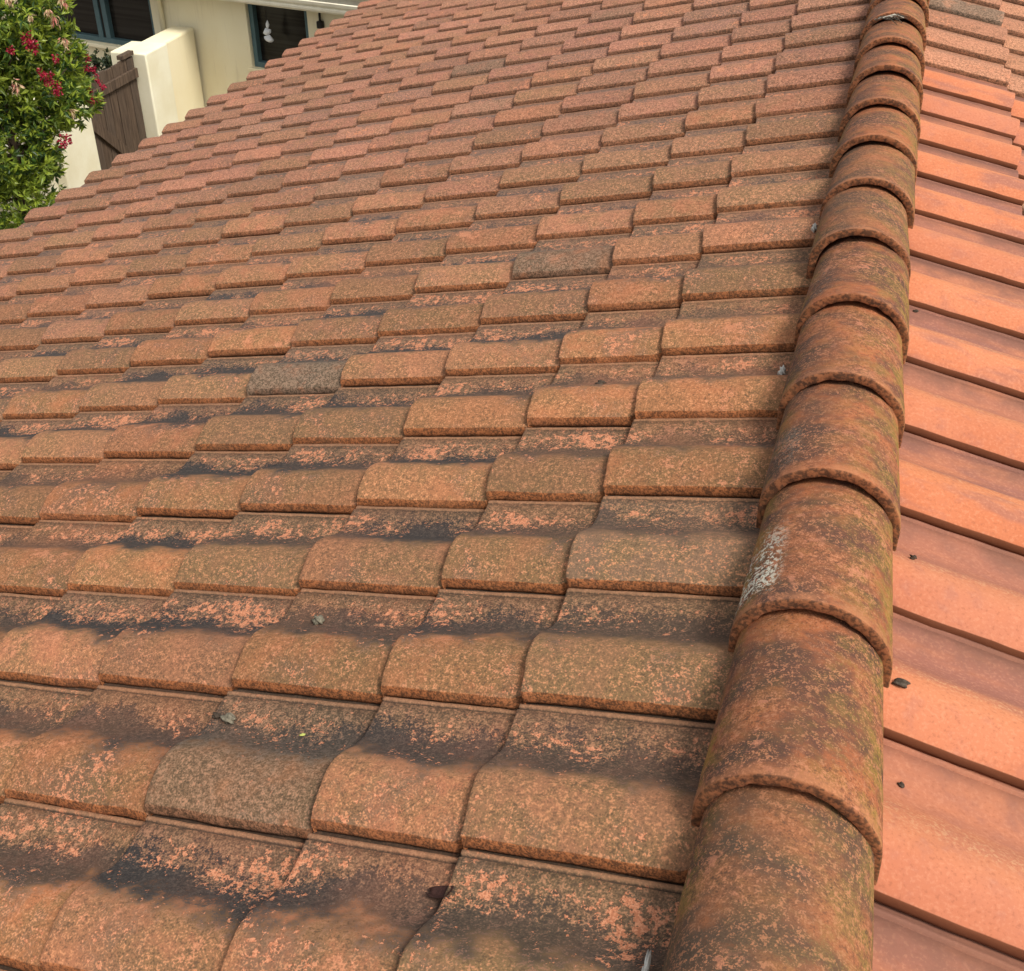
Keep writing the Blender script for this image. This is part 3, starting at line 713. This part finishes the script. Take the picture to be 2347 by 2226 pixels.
def surf(SS, y0, s, y):
    tail = next(t_ for t_ in SS if t_ >= s); tw = TW if SS is S_L else TWR; v = ((y-y0) % tw)*TW/tw
    return float(np.interp(v, PY, PH))-TILT*(tail-s)
def on_left(s, y, h):
    h = h+surf(S_L, Y0_L, s, y); return Vector((-s*cT-h*sT, y, -s*sT+h*cT))
def on_right(s, y, h):
    h = h+surf(S_R, Y0_R, s, y); return Vector((s*cT+h*sT, y, -s*sT+h*cT))
nugget('seed_pod', on_left(0.586, 1.103, 0.005), (0.013, 0.008, 0.006), M_POD, 'black seed pod on the pan below the ridge near a pale flake', 'seed pod', 1, group='seed pods lying on the tiles', rot=0.6)
nugget('seed_pod', on_left(0.970, 0.218, 0.008), (0.0115, 0.010, 0.010), M_PODG, 'round speckled grey brown pod in a dark channel', 'seed pod', 2, group='seed pods lying on the tiles')
nugget('seed_pod', on_left(1.030, -0.058, 0.007), (0.013, 0.009, 0.009), M_PODG, 'larger lumpy pod of the pair at a tile end', 'seed pod', 3, group='seed pods lying on the tiles')
nugget('seed_pod', on_left(1.062, -0.052, 0.004), (0.008, 0.006, 0.005), M_POD, 'smaller dark pod of the pair at a tile end', 'seed pod', 4, group='seed pods lying on the tiles')
nugget('leaf_scrap', on_left(0.863, -0.07, 0.002), (0.0055, 0.0025, 0.0015), M_PINK if False else simple('green_scrap', (0.42, 0.45, 0.12), 0.7, 0.2, 50), 'tiny pale green leaf scrap in the dark channel', 'leaf', 5, rot=0.5)
nugget('dirt_clump', on_right(0.150, 0.150, 0.008), (0.012, 0.007, 0.008), M_CLUMP, 'grey crumbly clump at the right foot of a ridge tile', 'dirt', 6, lump=0.3, rot=0.2)
nugget('crumb', on_right(0.165, 0.485, 0.003), (0.006, 0.004, 0.004), M_POD, 'dark crumb on clean orange tile, midway along the ridge', 'crumb', 7, group='crumbs on the right slope')
nugget('crumb', on_right(0.178, -0.005, 0.003), (0.005, 0.005, 0.004), M_POD, 'small dark crumb on mauve pan at the lower right', 'crumb', 8, group='crumbs on the right slope')
nugget('crumb', on_right(0.160, 1.51, 0.003), (0.007, 0.004, 0.003), M_POD, 'dark crumb beside the ridge on the farther orange tiles', 'crumb', 9, group='crumbs on the right slope')
nugget('lime_blob', on_left(0.140, 1.085, 0.006), (0.008, 0.016, 0.012), M_LIME, 'white lime blob against the left foot of a ridge tile', 'lime blob', 10, group='lime blobs along the ridge foot', lump=0.4)
nugget('lime_blob', on_left(0.136, 1.86, 0.006), (0.007, 0.014, 0.012), M_LIME, 'smaller white lime blob farther along the left foot of the ridge', 'lime blob', 10, group='lime blobs along the ridge foot', lump=0.4)
nugget('lime_blob', on_left(0.134, -0.44, 0.004), (0.004, 0.022, 0.007), M_LIME, 'thin white lime streak beside the nearest ridge tile', 'lime blob', 10, group='lime blobs along the ridge foot', lump=0.5)
# curled dry leaf with a pale twig
lf = tag(empty('dry_leaf', on_left(0.472, -0.353, 0.0)), 'curled dark red dry leaf with pale twig on the front tiles', 'leaf')
lf.scale = (0.75, 0.75, 0.75)
bm = bmesh.new(); n = 8
for a in range(n+1):
    u_ = a/n; hw = 0.017*math.sin(math.pi*(0.08+0.90*u_))**0.8; roll = 1.9*u_-0.5
    cx, cz = -0.022+0.040*math.sin(1.5*u_), 0.002+0.030*u_**1.6
    for b in range(5):
        k = b/4-0.5; cu = abs(k)*2
        bm.verts.new((cx+0.012*cu*math.sin(roll)+0.004*k, 2*k*hw*(1-0.35*cu*u_)-0.006*u_, cz+0.016*cu*cu*(0.4+u_)))
bm.verts.ensure_lookup_table()
for a in range(n):
    for b in range(4): bm.faces.new([bm.verts[k] for k in (a*5+b, (a+1)*5+b, (a+1)*5+b+1, a*5+b+1)])
me = bm_mesh(bm); b_ = local('blade', me, M_DRY, lf, True)
sm = b_.modifiers.new('thick', 'SOLIDIFY'); sm.thickness = 0.0012
bm = bmesh.new(); tube(bm, [(0.020, -0.018, 0.006), (0.024, 0.0, 0.016), (0.025, 0.016, 0.020)], 0.0016, 6); local('twig', bm_mesh(bm), M_TWIG, lf, True)
bm = bmesh.new(); tube(bm, [(0.020, 0.012, 0.012), (0.038, 0.026, 0.016), (0.052, 0.040, 0.010)], 0.0012, 6); local('stalk', bm_mesh(bm), M_DRY, lf, True)
# wisp of dry grass caught under a far ridge tile
ws = tag(empty('grass_wisp', (-0.055, 3.60, 0.095)), 'grey wisp of dry grass caught under a far ridge tile', 'dry grass')
rw = random.Random(3)
for k in range(14):
    bm = bmesh.new(); x, y = rw.uniform(-0.05, 0.05), rw.uniform(-0.02, 0.03); a = rw.uniform(-0.9, 0.9)
    z = lambda xx: -0.01+0.10*(1-((xx-0.055)/0.13)**2)*0.25
    L = rw.uniform(0.04, 0.08)
    tube(bm, [(x, y, z(x)+0.004), (x+L*0.5*math.cos(a), y+L*0.5*math.sin(a), z(x)+0.014), (x+L*math.cos(a), y+L*math.sin(a), z(x+L)+0.002)], 0.0016, 5)
    local('stalk', bm_mesh(bm), M_CLUMP if k % 4 else M_TWIG, ws, True)
